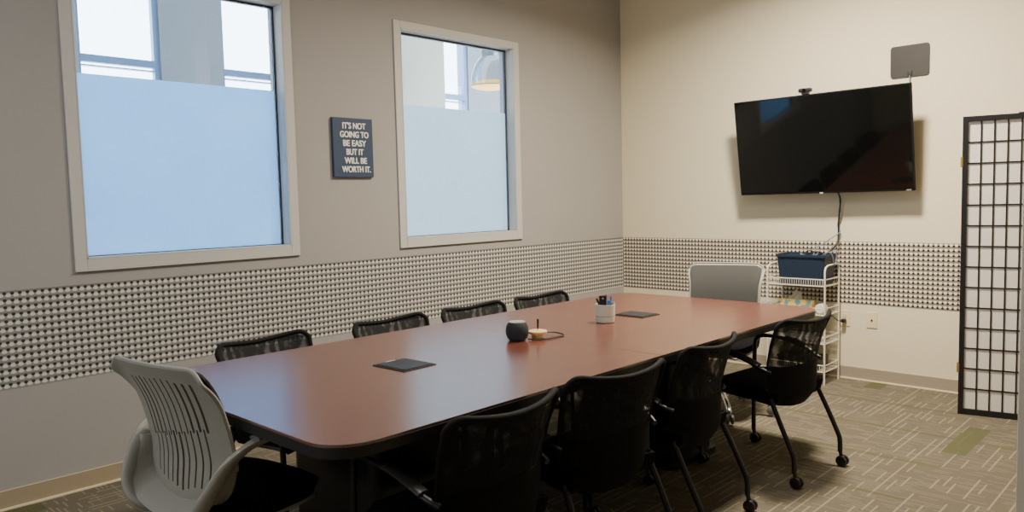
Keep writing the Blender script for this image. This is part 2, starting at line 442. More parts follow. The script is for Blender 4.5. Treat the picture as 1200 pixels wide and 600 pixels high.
# ------------------------------------------------------------------ hall beyond the windows
HY, HX0, HX1, HH = 3.0, -9.0, 5.0, 4.2
struct('floor_hall', box(new(), (HX0, TH, -.05), (HX1, HY+.3, 0)), 'hall_floor')
struct('ceiling_hall', box(new(), (HX0, TH, HH), (HX1, HY+.3, HH+.05)), 'ceiling')
struct('wall_hall_left', box(new(), (HX0-.1, TH, 0), (HX0, HY+.3, HH)), 'hall_wall')
struct('wall_hall_right', box(new(), (HX1, TH, 0), (HX1+.1, HY+.3, HH)), 'hall_wall')
holes = [(-3.45+1.25*k, -2.78+1.25*k, .5, 3.7) for k in range(-3, 6)]
struct('wall_hall_back', holed_wall(HX0, HX1, HY, HY+.2, HH, holes), 'hall_wall')
struct('trim_3', box(new(), (-1.42, HY-.35, 0), (.27, HY, HH)), 'hall_pier')
struct('wall_upper', box(new(), (HX0, TH, H), (HX1, TH+.05, HH)), 'hall_wall')
k = 2
for (a, b, lo, hi) in holes:
    k += 1
    w = bpy.data.objects.new('window_%d' % k, None); C.objects.link(w); w['kind'] = 'structure'; w.location = (a, HY, lo)
    bm = new(); L = b-a; hh = hi-lo; t = .05; zb = 2.60-lo
    for q in ((0, 0, t*.4, hh), (L-t, 0, L, hh), (t*.4, hh-t, L-t, hh), (t*.4, 0, L-t, t), (t*.4, zb, L-t, zb+.062), (t*.4, zb-.034, L-t, zb-.024)):
        box(bm, (q[0], .02, q[1]), (q[2], .08, q[3]))
    obj('frame', bm, 'hall_frame', w, False)
    obj('pane', box(new(), (t*.4, .046, t), (L-t, .05, hh-t)), 'glass', w, False)
# pendant lamp in the hall
t = thing('pendant_lamp', 'ribbed glass dome pendant lamp seen through the farther window', 'lamp', (-.13, 1.5, 2.50))
prof = [(.205, 0), (.2, .06), (.185, .14), (.155, .22), (.12, .27), (.085, .30)]
b = new(); lathe(b, prof+[(.08, .298), (.115, .264), (.15, .214), (.18, .137), (.195, .06), (.2, 0)], seg=40); obj('shade', b, 'lamp_shade', t)
obj('rim', tube(new(), [(.205*math.cos(a), .205*math.sin(a), 0) for a in [2*math.pi*i/40 for i in range(40)]], .006, 8, closed=True), 'lamp_metal', t)
obj('cap', lathe(new(), [(.086, .295), (.09, .34), (.06, .39), (.03, .42)], seg=28), 'lamp_metal', t)
obj('lens', lathe(new(), [(0, -.035), (.1, -.03), (.17, -.015), (.198, 0.0), (.19, .03), (.14, .05), (0, .055)], seg=36), 'lamp_glow', t)
obj('cord', tube(new(), [(0, 0, .41), (0, 0, HH-2.5)], .006, 8), 'cord', t)

# ------------------------------------------------------------------ wall sign
t = thing('wall_sign', 'navy blue wall sign with white motivational lettering between the two windows', 'sign', (-2.862, -.001, 1.702))
obj('board', box(new(), (-.147, -.022, -.182), (.147, 0, .182), .003), 'sign_blue', t, True)
def text_mesh(name, body, size, mat, parent, loc, rot, fat, width):
    cu = bpy.data.curves.new(name, 'FONT'); cu.body = body; cu.size = size; cu.align_x = 'CENTER'; cu.align_y = 'CENTER'; cu.extrude = .0012
    o = bpy.data.objects.new(name, cu); C.objects.link(o); bpy.context.view_layer.update()
    me = bpy.data.meshes.new_from_object(o.evaluated_get(bpy.context.evaluated_depsgraph_get()))
    C.objects.unlink(o); bpy.data.objects.remove(o)
    xs = [v.co.x for v in me.vertices]; s = (width-2*fat)/(max(xs)-min(xs)); m = (max(xs)+min(xs))/2
    for v in me.vertices: v.co.x = (v.co.x-m)*s
    bm = bmesh.new()
    for k, (dx, dy) in enumerate(((0, 0), (fat, 0), (-fat, 0), (fat*.5, fat*.6), (-fat*.5, fat*.6), (fat*.5, -fat*.6), (-fat*.5, -fat*.6))):     # heavier strokes
        t2 = bmesh.new(); t2.from_mesh(me)
        for v in t2.verts: v.co += Vector((dx, dy, k*.00004))
        merge(bm, t2)
    bpy.data.meshes.remove(me)
    o = obj(name, bm, mat, parent, False); o.location = loc; o.rotation_euler = rot; return o
for i, (ln, w, cx) in enumerate((("IT'S NOT", .172, .0), ("GOING TO", .212, 0), ("BE EASY", .170, 0), ("BUT IT", .126, 0), ("WILL BE", .166, .004), ("WORTH IT.", .214, .008))):
    text_mesh('lettering', ln, .052, 'sign_text', t, (cx+.008, -.0235, .132-i*.0535), (R(90), 0, 0), .0018, w)

# ------------------------------------------------------------------ television, webcam, antenna
tvm = Matrix(((-.9873, -.01228, -.1586), (.0128*0-.0129, -.9999, .0025), (-.158, .0045, .9873)))
ex = Vector((.01227991, -.99991453, .00448696)); ez = Vector((-.15858492, .00248296, .98734222)); ey = ez.cross(ex)
tvm = Matrix(((ex.x, ey.x, ez.x, -.196), (ex.y, ey.y, ez.y, -1.834), (ex.z, ey.z, ez.z, 1.698), (0,0,0,1)))
t = thing('television', 'large black flat screen television tilted down on the cream wall', 'television')
t.matrix_world = tvm      # local: x to the viewer's right, -y towards the viewer, z up
tvx = 1.2313/2; tvz = .705/2
obj('bezel', box(new(), (-tvx, .0, -tvz), (tvx, .028, tvz), .004), 'tv_black', t)
obj('screen', box(new(), (-tvx+.009, -.0015, -tvz+.016), (tvx-.009, .001, tvz-.009)), 'tv_screen', t, False)
obj('rear_housing', box(new(), (-.46, .028, -.30), (.46, .062, .12), .012), 'tv_black', t)
b = new(); box(b, (-.012, -.0025, -tvz-.004), (.012, .004, -tvz+.007), .001); obj('brand_mark', b, 'silver', t)
b = new()
for i, (a, z) in enumerate(((0, 0), (.008, .002), (.016, .001), (.024, .002))): box(b, (tvx-.052+a, -.0022, -tvz+.003), (tvx-.0465+a, 0, -tvz+.009+z))
obj('corner_mark', b, 'silver', t)
mt = Matrix(tvm).inverted()
b = new()
box(b, (-.02, -2.0, 1.55), (-.002, -1.66, 1.86), .003); box(b, (-.12, -1.86, 1.66), (-.02, -1.80, 1.76), .004); box(b, (-.14, -2.02, 1.60), (-.115, -1.64, 1.64), .003); box(b, (-.165, -2.02, 1.80), (-.13, -1.64, 1.84), .003)
for v in b.verts: v.co = mt @ v.co
obj('wall_mount', b, 'black_metal', t)

p = tvm @ Vector((-.075, .012, tvz))
t = thing('webcam', 'small black webcam clipped on top of the television', 'webcam', p, R(-90))
obj('camera_body', box(new(), (-.046, -.02, .016), (.046, .016, .044), .008, 3), 'dark_plastic', t)
b = new(); lathe(b, [(0, .0), (.011, .0), (.012, .004), (.012, .008)], c=(0, -.028, .03), axis='y', seg=20); obj('lens', b, 'lens', t)
b = new(); box(b, (-.024, -.016, 0.001), (.024, .02, .018), .003); box(b, (-.02, .022, -.05), (.02, .03, .012), .002); obj('clip', b, 'dark_plastic', t)

t = thing('antenna', 'flat charcoal square antenna panel on the wall above the television corner', 'antenna', (-.001, -2.37, 2.224))
b = new(); prism(b, rrect(-.121, -.105, .121, .105, .018), 0, .005, bev=.001)
for v in b.verts: v.co = Vector((-.004-v.co.z, -v.co.x, v.co.y))
obj('panel', b, 'antenna', t)
obj('connector', box(new(), (-.016, -.017, -.098), (-.006, .012, -.066), .003), 'dark_plastic', t)
obj('lead', tube(new(), [(-.012, -.003, -.098), (-.02, -.004, -.14), (-.05, .0, -.22)], .0035, 8, smooth=5), 'grey_cord', t)

def cable(name, label, pts, rad, mat, group=None, smooth=8, cat='cable'):
    return tag(obj(name, tube(new(), pts, rad, 8, smooth=smooth), mat), label, cat, group)
cable('power_cable', 'black cable bundle hanging from the television down to the blue bin', [(-.10, -1.935, 1.36), (-.07, -1.942, 1.30), (-.04, -1.925, 1.21), (-.03, -1.915, 1.13), (-.03, -1.915, 1.06), (-.05, -1.915, .99), (-.10, -1.895, .945), (-.15, -1.86, .90)], .006, 'cord')
cable('thin_cable', 'thin second cable twisted beside the television cable bundle, looping into the bin', [(-.10, -1.945, 1.36), (-.066, -1.936, 1.29), (-.035, -1.934, 1.2), (-.022, -1.906, 1.12), (-.028, -1.926, 1.07), (-.06, -1.885, 1.03), (-.10, -1.84, .99), (-.14, -1.80, .955), (-.17, -1.79, .90)], .004, 'grey_cord')

# ------------------------------------------------------------------ wall outlets
def outlet(label, y, z, coax):
    t = thing('wall_outlet', label, 'outlet', (0, y, z), 0, 'ivory wall outlets')
    obj('plate', box(new(), (-.006, -.036, -.057), (-.0003, .036, .057), .003), 'ivory', t)
    if coax:
        b = new(); lathe(b, [(.006, 0), (.006, .006), (.003, .007)], axis='x', seg=16)
        for v in b.verts: v.co.x = -v.co.x-.005
        obj('jack', b, 'hole', t)
    else:
        for s in (-1, 1):
            b = new(); prism(b, rrect(-.017, -.014, .017, .014, .008), 0, .003)
            for v in b.verts: v.co = Vector((-.006-v.co.z, v.co.x, v.co.y+s*.02))
            rc = obj('receptacle', b, 'ivory', t)
            b = new(); box(b, (-.0098, -.008, s*.02-.004), (-.0088, -.006, s*.02+.006)); box(b, (-.0098, .006, s*.02-.004), (-.0088, .008, s*.02+.006)); obj('slots', b, 'hole', rc, False)
outlet('ivory cover plate with one dark socket, right of the plugged outlet', -2.143, .443, True)
outlet('ivory wall outlet with a black plug in it, beside the wire cart', -1.956, .441, False)
t = thing('power_plug', 'black plug in the ivory outlet with its cord running behind the cart', 'plug', (-.009, -1.956, .425))
obj('plug_body', box(new(), (-.04, -.015, -.012), (-.001, .015, .014), .006), 'cord', t)
obj('plug_cord', tube(new(), [(-.03, .005, -.002), (-.05, .03, .005), (-.045, .07, .03), (-.03, .12, .035), (-.02, .2, -.06)], .0045, 8, smooth=6), 'cord', t)

# ------------------------------------------------------------------ shoji folding screen
t = thing('folding_screen', 'black lattice folding screen with white paper panels in front of the cream wall', 'folding screen', (-.495, -2.812, 0), math.atan2(-.98, .204))
PW, PH = .386, 1.78     # local x runs along the panel from its hinged edge, local y away from the camera side
def leaf(y0, parent):
    b = new(); d = .019
    box(b, (0, y0, 0), (.028, y0+d, PH), .002); box(b, (PW-.028, y0, 0), (PW, y0+d, PH), .002)
    box(b, (.028, y0, .0), (PW-.028, y0+d, .036), .002); box(b, (.028, y0, PH-.030), (PW-.028, y0+d, PH), .002)
    fr = obj('leaf_frame', b, 'screen_black', parent)
    b = new(); n = 5
    for i in range(1, n):
        x = .028+(PW-.056)*i/n; box(b, (x-.004, y0+.008, .036), (x+.004, y0+.0145, PH-.03))
    for j in range(1, 14):
        z = .036+(PH-.066)*j/14; box(b, (.028, y0+.0085, z-.004), (PW-.028, y0+.0143, z+.004))
    obj('lattice', b, 'screen_black', fr, False)
    obj('paper', box(new(), (.028, y0+.0135, .036), (PW-.028, y0+.015, PH-.03)), 'rice_paper', fr, False)
leaf(-.019, t); leaf(.004, t)
for z in (1.515, .281):
    b = new(); box(b, (-.004, -.021, z-.028), (.004, -.002, z+.028), .001); box(b, (-.004, .005, z-.028), (.002, .023, z+.028), .001)
    lathe(b, [(.0, -.03), (.0045, -.03), (.0045, .03), (0, .03)], c=(-.005, .001, z), seg=12); obj('hinge', b, 'brass', t)
b = new(); box(b, (.275, -.016, PH), (.30, .012, PH+.006), .001); box(b, (.315, -.016, PH), (.335, .012, PH+.008), .001); obj('top_catch', b, 'screen_black', t)

# ------------------------------------------------------------------ wire cart and what is on it
t = thing('wire_cart', 'white four tier wire shelf cart against the cream wall', 'cart', (0, 0, 0))
X0, X1, Y0, Y1 = -.31, -.055, -1.93, -1.51
for y, in ((Y0,), (Y1,)):
    pts = [(X0, y, .0), (X0, y, .76), (X0, y, .80), (X0+.012, y, .828), (X0+.05, y, .842), (X1-.05, y, .846), (X1-.012, y, .838), (X1, y, .81), (X1, y, .78), (X1, y, 0)]
    obj('side_frame', tube(new(), pts, .0065, 10), 'white_wire', t)
for z in (.745, .54, .337, .137):
    b = new()
    for zz, rr in ((z, .0042), (z-.047, .0042)):
        ring = [(X0, Y0), (X1, Y0), (X1, Y1), (X0, Y1)]
        tube(b, [(x, y, zz) for x, y in ring], rr, 8, closed=True)
    for i in range(1, 25):
        y = Y0+(Y1-Y0)*i/25
        tube(b, [(X0, y, z), (X0, y, z-.047), (X1, y, z-.047), (X1, y, z)], .0021, 6)
    for x in (X0+.085, X0+.17): tube(b, [(x, Y0, z-.05), (x, Y1, z-.05)], .0028, 6)
    obj('shelf_basket', b, 'white_wire', t)

# storage bin
t = thing('storage_bin', 'dark blue plastic bin full of cables on the top cart shelf', 'bin', (-.185, -1.745, .703))
def tapered(zs, n=6, wall=.004):
    bm = new(); rings = []
    for (hx, hy, z, rr) in zs:
        rings.append([bm.verts.new((x, y, z)) for x, y in rrect(-hx, -hy, hx, hy, rr, n)])
    for A, B in zip(rings, rings[1:]):
        m = len(A)
        for k in range(m): bm.faces.new((A[k], A[(k+1) % m], B[(k+1) % m], B[k]))
    bm.faces.new(rings[0][::-1]); bm.faces.new(rings[-1]); return bm
obj('tub', tapered([(.098, .155, 0, .02), (.1, .158, .006, .022), (.116, .176, .205, .024), (.112, .172, .205, .022), (.096, .152, .012, .02)]), 'bin_navy', t)
b = new()
for s, z in (((.122, .182), .205), ((.122, .182), .216)): pass
b = tapered([(.115, .175, .195, .024), (.124, .184, .196, .026), (.124, .184, .214, .026), (.113, .173, .214, .022), (.113, .173, .197, .022)])
bmesh.ops.delete(b, geom=[f for f in b.faces if len(f.verts) > 4], context='FACES_ONLY')
obj('rim', b, 'bin_navy', t)
for i in range(3):
    zc = .925-.02*i
    pts = [(-.19+.045*math.cos(a+i)+.02*i, -1.80+.06*math.sin(a*1.0+i)+.04*i, zc+.012*math.sin(2*a)) for a in [j*.55 for j in range(14)]]
    tag(obj('coiled_cord', tube(new(), pts, .004, 8, smooth=4), 'cord' if i != 1 else 'grey_cord'), ['black cord coiled at the top of the blue bin', 'grey cord coiled inside the blue bin', 'black cord lying lower inside the blue bin'][i], 'cord', 'cords in the blue bin')
cable('hanging_cord', 'pale grey cord loop hanging over the right side of the blue bin', [(-.20, -1.87, .915), (-.20, -1.92, .932), (-.19, -1.937, .90), (-.17, -1.937, .855), (-.14, -1.937, .845), (-.12, -1.937, .88), (-.12, -1.93, .932), (-.12, -1.89, .92)], .0035, 'grey_cord', cat='cord')

t = thing('tissue_box', 'floral yellow and teal tissue box on the second cart shelf', 'tissue box', (-.20, -1.70, .4965))
obj('carton', box(new(), (-.055, -.12, 0), (.055, .12, .088), .002), 'tissue_box', t)
def tis(u_, v):
    return Vector((.012*math.sin(5*u_+3*v), .05*u_*(1-.55*v)-.02*v+.03, .085+.062*v+.012*math.sin(4*u_)*v))
obj('tissue', surf(tis, 10, 8, .0008), 'paper', t)
t = thing('tape_roll', 'white roll lying on the second cart shelf right of the tissue box', 'roll', (-.235, -1.878, .534))
b = new(); lathe(b, [(.016, -.035), (.032, -.035), (.034, -.032), (.034, .032), (.032, .035), (.016, .035), (.016, -.035)], axis='x', seg=28); obj('roll', b, 'paper', t)
b = new(); lathe(b, [(.0125, -.034), (.016, -.034), (.016, .034), (.0125, .034), (.0125, -.034)], axis='x', seg=20); obj('core', b, 'blue_pen', t)
for i, (sx, sy, h, m, lab) in enumerate(((.2, .30, .012, 'folder', 'grey folder at the bottom of the stack on the third cart shelf'), (.19, .29, .016, 'paper', 'white paper stack on the grey folder on the third cart shelf'), (.17, .22, .02, 'folder', 'smaller grey folder topping the stack on the third cart shelf'))):
    z = .2925+(0, .0125, .029)[i]
    tag(obj('paper_stack' if m == 'paper' else 'folder', box(new(), (-.185-sx/2, -1.73-sy/2, z), (-.185+sx/2, -1.73+sy/2, z+h), .001), m), lab, 'paper' if m == 'paper' else 'folder')
t = thing('supply_box', 'black box on the lowest cart shelf', 'box', (-.185, -1.72, .0925))
obj('carton', box(new(), (-.09, -.15, 0), (.09, .15, .07), .003), 'dark_plastic', t); obj('lid', box(new(), (-.094, -.154, .0703), (.094, .154, .085), .003), 'dark_plastic', t)

# ------------------------------------------------------------------ conference table
TX0, TX1, TY0, TY1, TZ = -4.62, -1.575, -2.424, -1.109, .74
SEAM = -3.135
t = thing('conference_table', 'long reddish wood conference table with black edges in the middle of the room', 'table', ((TX0+TX1)/2, (TY0+TY1)/2, 0))
ox, oy = t.location.x, t.location.y
def tabhalf(x0, x1, corners):
    x0 -= ox; x1 -= ox; y0, y1 = TY0-oy, TY1-oy
    o = obj('tabletop', prism(new(), rrect(x0, y0, x1, y1, .13, 10, corners), TZ-.008, TZ, bev=.0015), 'table_wood', t, True, 25)
    e = .0012
    obj('edge_band', prism(new(), rrect(x0-(e if corners[0] else 0), y0-e, x1+(e if corners[1] else 0), y1+e, .13, 10, corners), TZ-.038, TZ-.0081, bev=.002), 'black_edge', o)
tabhalf(TX0, SEAM-.0008, (1,0,0,1)); tabhalf(SEAM+.0008, TX1, (0,1,1,0))
b = new(); box(b, (TX0-ox+.25, TY0-oy+.22, TZ-.10), (TX1-ox-.25, TY0-oy+.25, TZ-.0385)); box(b, (TX0-ox+.25, TY1-oy-.25, TZ-.10), (TX1-ox-.25, TY1-oy-.22, TZ-.0385))
obj('apron', b, 'black_lam', t, False)
for cx in (-4.02, -2.24):
    b = new(); prism(b, rrect(cx-ox-.20, -.262, cx-ox+.20, .262, .05), .03, TZ-.0385); pd = obj('pedestal', b, 'black_lam', t)
    obj('plinth', prism(new(), rrect(cx-ox-.222, -.284, cx-ox+.222, .284, .05), 0, .03, bev=.003), 'black_edge', pd)
for cx, cy, rz in ((-3.872, -1.757, .03), (-2.335, -1.752, .0)):
    m = Matrix.Rotation(rz, 4, 'Z')
    def place(bm):
        for v in bm.verts: v.co = m @ v.co + Vector((cx-ox, cy-oy, TZ))
        return bm
    b = new(); box(b, (-.079, -.093, 0.0002), (.079, .093, .0035), .001); pb = obj('power_box', place(b), 'box_dark', t)
    b = new(); box(b, (-.070, -.083, .0035), (.070, .078, .006), .001); ld = obj('lid', place(b), 'box_grey', pb)
    b = new(); box(b, (-.02, .079, .0035), (.02, .087, .0065), .001); obj('latch', place(b), 'silver' if cx < -3 else 'box_dark', pb)

# smart speaker
t = thing('smart_speaker', 'round black fabric smart speaker on the conference table', 'speaker', (-3.243, -1.752, TZ+.0005))
prof = [(.028, 0), (.036, .003), (.046, .016), (.0505, .034), (.051, .046), (.048, .062), (.041, .076), (.036, .081)]
obj('body', lathe(new(), prof, seg=40), 'echo', t)
obj('top_plate', lathe(new(), [(.0365, .0806), (.036, .0835), (.033, .085), (0, .0855)], seg=40), 'echo_top', t)
obj('foot', lathe(new(), [(0, -.0003), (.034, -.0003), (.035, .004), (.03, .006), (0, .006)], seg=32), 'dark_plastic', t)
cable('speaker_cord', 'black cord looping on the table behind the wooden disc to the speaker', [(-3.215, -1.79, TZ+.006), (-3.19, -1.825, TZ+.004), (-3.14, -1.85, TZ+.004), (-3.06, -1.85, TZ+.004), (-3.03, -1.835, TZ+.005), (-3.04, -1.79, TZ+.012), (-3.085, -1.765, TZ+.016), (-3.105, -1.775, TZ+.018)], .003, 'cord', cat='cord')
t = thing('wooden_stand', 'small light wooden disc on a foot beside the speaker', 'stand', (-3.148, -1.786, TZ+.0005))
obj('disc', lathe(new(), [(0, .020), (.036, .020), (.041, .022), (.043, .027), (.0425, .032), (.040, .034), (0, .034)], seg=40), 'bamboo', t)
obj('foot', lathe(new(), [(0, 0), (.024, 0), (.027, .004), (.026, .0199), (0, .0199)], seg=32), 'bamboo', t)
def pen(label, base, tip, body, cap=None, rad=.0048, capf=.35, group=None, name='pen'):
    base, tip = Vector(base), Vector(tip); d = tip-base; L = d.length
    q = Vector((0,0,1)).rotation_difference(d.normalized()).to_matrix()
    t = thing(name, label, 'pen', base, 0, group)
    obj('barrel', lathe(new(), [(.0012, 0), (rad*.6, .008), (rad, .016), (rad, L*(1-capf))], rot=q, seg=14), body, t)
    obj('cap', lathe(new(), [(rad*1.15, L*(1-capf)), (rad*1.15, L*.97), (rad*.8, L), (0, L)], rot=q, seg=14), cap or body, t)
    return t
pen('short black pen standing upright in the wooden disc', (-3.146, -1.786, TZ+.0345), (-3.143, -1.785, TZ+.086), 'cord', 'dark_plastic', .0042)
# pen cup
cx, cy = -2.622, -1.765
t = thing('pen_cup', 'light grey stoneware cup holding pens on the conference table', 'cup', (cx, cy, TZ+.0005))
obj('cup', lathe(new(), [(0, 0), (.041, 0), (.045, .003), (.0475, .03), (.0478, .0305), (.0468, .0315), (.0468, .0332), (.048, .0345), (.050, .088), (.049, .0905), (.047, .0905), (.0455, .086), (.043, .006), (0, .005)], seg=44), 'stoneware', t)
obj('groove', lathe(new(), [(.0471, .0312), (.0474, .0323), (.0471, .0334)], seg=44), 'groove', t)
def dirs(px): return 0
rt = Vector((.694, -.72, 0))   # across the view
def at(s, d, z): return (cx+rt.x*s+.72*d, cy+rt.y*s+.694*d, TZ+z)
pen('black pen leaning to the left in the grey pen cup', at(.005, 0, .007), at(-.042, .0, .119), 'cord', None, .0042, group='pens in the grey cup')
pen('blue marker in the grey pen cup', at(.004, -.02, .007), at(.017, -.028, .113), 'blue_pen', None, .0068, group='pens in the grey cup')
pen('thin dark pen just right of the blue marker in the pen cup', at(.012, .01, .007), at(.032, .012, .128), 'dark_plastic', 'blue_pen', .0042, group='pens in the grey cup')
pen('silver tipped pen leaning on the right rim of the pen cup', at(.02, -.012, .007), at(.044, -.012, .104), 'cord', 'silver', .004, group='pens in the grey cup')
pen('dark pen at the rear of the pen cup behind the black remote', at(.0, .018, .007), at(.008, .026, .132), 'dark_plastic', None, .004, group='pens in the grey cup')
t = thing('remote_control', 'flat black remote control standing in the grey pen cup', 'remote', at(-.012, -.006, .008), math.atan2(rt.y, rt.x))
obj('remote_body', box(new(), (-.018, -.007, 0), (.018, .007, .126), .004), 'cord', t)
obj('button', lathe(new(), [(.004, 0), (.004, .0015), (0, .0018)], c=(0, -.0072, .112), axis='y', rot=None, seg=14), 'silver', t)

# ------------------------------------------------------------------ black mesh chairs
def caster(parent, x, y, tx=0.0):
    b = new()
    for s in (-1, 1): lathe(b, [(0, -.009), (.02, -.009), (.026, -.006), (.027, 0), (.026, .006), (.02, .009), (0, .009)], c=(x+s*.0125, y, .0275), axis='x', seg=22)
    box(b, (x-.0035, y-.012, .02), (x+.0035, y+.018, .052), .002); tube(b, [(x, y+.004, .045), (x, y+.012, .075)], .009, 12)
    return obj('caster', b, 'caster', parent)
def interp(tab, v):
    """smooth cubic through the table (v, value)"""
    n = len(tab); v = max(tab[0][0], min(tab[-1][0], v))
    sl = lambda i: (tab[i+1][1]-tab[i][1])/(tab[i+1][0]-tab[i][0])
    for i in range(n-1):
        if v <= tab[i+1][0] or i == n-2:
            h = tab[i+1][0]-tab[i][0]; t = (v-tab[i][0])/h
            m0 = sl(0) if i == 0 else .5*(sl(i-1)+sl(i)); m1 = sl(n-2) if i == n-2 else .5*(sl(i)+sl(i+1))
            return ((2*t**3-3*t*t+1)*tab[i][1]+(t**3-2*t*t+t)*h*m0+(-2*t**3+3*t*t)*tab[i+1][1]+(t**3-t*t)*h*m1)
ZB, ZT = .352, .775
YP = [(0, -.150), (.1, -.178), (.28, -.180), (.45, -.182), (.65, -.200), (.85, -.222), (1, -.240)]
def back_pt(uu, v, off=0.0):
    hw = interp([(0, .172), (.08, .203), (.2, .220), (.4, .226), (.7, .233), (1, .238)], v)
    z = ZB+(ZT-ZB)*v
    y = interp(YP, v)-.012+.066*abs(uu)**2.6
    if v < .5: z -= .018*(1-v/.5)*(1-uu*uu)
    z -= .026*(1-abs(uu)**1.6)*max(0, (v-.55)/.45)          # saddle of the top edge
    k = max(0, abs(uu)-.80)/.20
    z -= .034*k**2.4*max(0, (v-.7)/.3)             # rounded top corners
    return Vector((uu*hw, y+off, z))
def black_chair(label, loc, rz, group):
    t = thing('mesh_chair', label, 'chair', loc, rz, group)
    vs = .44
    obj('mesh_back', surf(lambda a, v: back_pt(a*.985, vs-.03+(1.02-vs)*v), 28, 16), 'black_mesh', t)
    obj('back_panel', surf(lambda a, v: back_pt(a, v*(vs+.01), -.003), 28, 12, .002), 'black_shell', t)
    pts = [back_pt(-1, .42+.58*i/8) for i in range(8)]+[back_pt(-1+2*i/22, 1) for i in range(23)]+[back_pt(1, 1-.58*(i+1)/8) for i in range(8)]
    obj('back_rim', tube(new(), pts, lambda q: .004+.0062*min(1, 5*min(q, 1-q)), 12, smooth=2), 'bead_black', t)
    # seat: rounded pad with a waterfall front that tucks under the back
    def seat(a, v):
        y = -.175+.405*v; hw = .205+.022*math.sin(math.pi*min(1, v*1.1)*.8)
        a2 = a; k = max(0, v-.82)/.18
        z = .437+.012*math.sin(v*3)-.030*k*k-.010*(abs(a)**4) - .02*max(0, .25-v)
        return Vector((a2*hw*(1-.10*k*k), y, z))
    s = surf(seat, 20, 20, 0); s.normal_update()
    bmesh.ops.solidify(s, geom=s.faces[:], thickness=.045)
    zs = [v.co.z for v in s.verts]
    obj('seat', s, 'black_fabric', t)
    b = new(); prism(b, [(.212, .428), (.20, .408), (.08, .384), (-.06, .362), (-.13, .352), (-.150, .360), (-.168, .40), (-.166, .436), (-.10, .432), (.10, .432)], -.198, .198, bev=.014)
    for v in b.verts: v.co = Vector((v.co.z, v.co.x, v.co.y))
    obj('seat_pan', b, 'black_shell', t)
    for sx in (-1, 1):
        x = sx*.240
        fl = obj('leg', tube(new(), [(x, .240, .07), (x, .238, .30), (x, .232, .53)], .0115, 12, smooth=3), 'black_metal', t)
        caster(fl, x, .228)
        arm = obj('armrest', tube(new(), [(x, .232, .53), (x, .226, .570), (x*1.02, .20, .592), (x*1.04, .15, .597), (x*1.05, .05, .590), (x*1.05, -.04, .566), (x*1.02, -.11, .535), (x*.965, -.150, .520)], .0105, 12, smooth=4), 'black_metal', t)
        obj('arm_pad', tube(new(), [(x*1.05, .055, .600), (x*1.055, 0, .589), (x*1.05, -.06, .570), (x*1.035, -.1, .553)], .022, 12, ry=.009, up=(0,0,1), smooth=4), 'arm_pad', arm)
        xr = sx*.216
        rl = obj('leg', tube(new(), [(xr*.97, -.135, .392), (xr*.985, -.165, .333), (xr, -.200, .262), (xr, -.246, .168), (xr, -.257, .140), (xr, -.260, .11), (xr, -.260, .07)], .0115, 12, smooth=3), 'black_metal', t)
        caster(rl, xr, -.272)
        obj('seat_rail', tube(new(), [(x, .236, .40), (xr, .16, .392), (xr*.95, -.02, .376)], .009, 10, smooth=3), 'black_metal', t)
    return t
BC = 'black mesh armchairs around the conference table'
right = [(-2.04, -2.341, -6, 'black mesh chair at the far right table corner, open back against the light wall'),
         (-2.897, -2.295, 4, 'second black mesh chair from the far end on the near side of the table'),
         (-3.50, -2.31, -8, 'third black mesh chair from the far end on the near side, behind the nearest one'),
         (-4.10, -2.32, 2, 'nearest black mesh chair with a shiny arm pad, by the near table corner')]
left = [(-3.965, -1.10, 7, 'black mesh chair across the table, closest to the grey chair with slots'),
        (-3.295, -1.12, 3, 'second black mesh chair across the table from the slotted grey chair'),
        (-2.728, -1.12, 0, 'third black mesh chair across the table from the slotted grey chair'),
        (-2.158, -1.12, 0, 'farthest black mesh chair across the table, near the room corner')]
proto = None
for (x, y, a, lab) in right:
    if proto is None: proto = black_chair(lab, (x, y, 0), R(a), BC)
    else: dup(proto, (x, y, 0), R(a), lab)
for (x, y, a, lab) in left: dup(proto, (x, y, 0), R(180+a), lab)

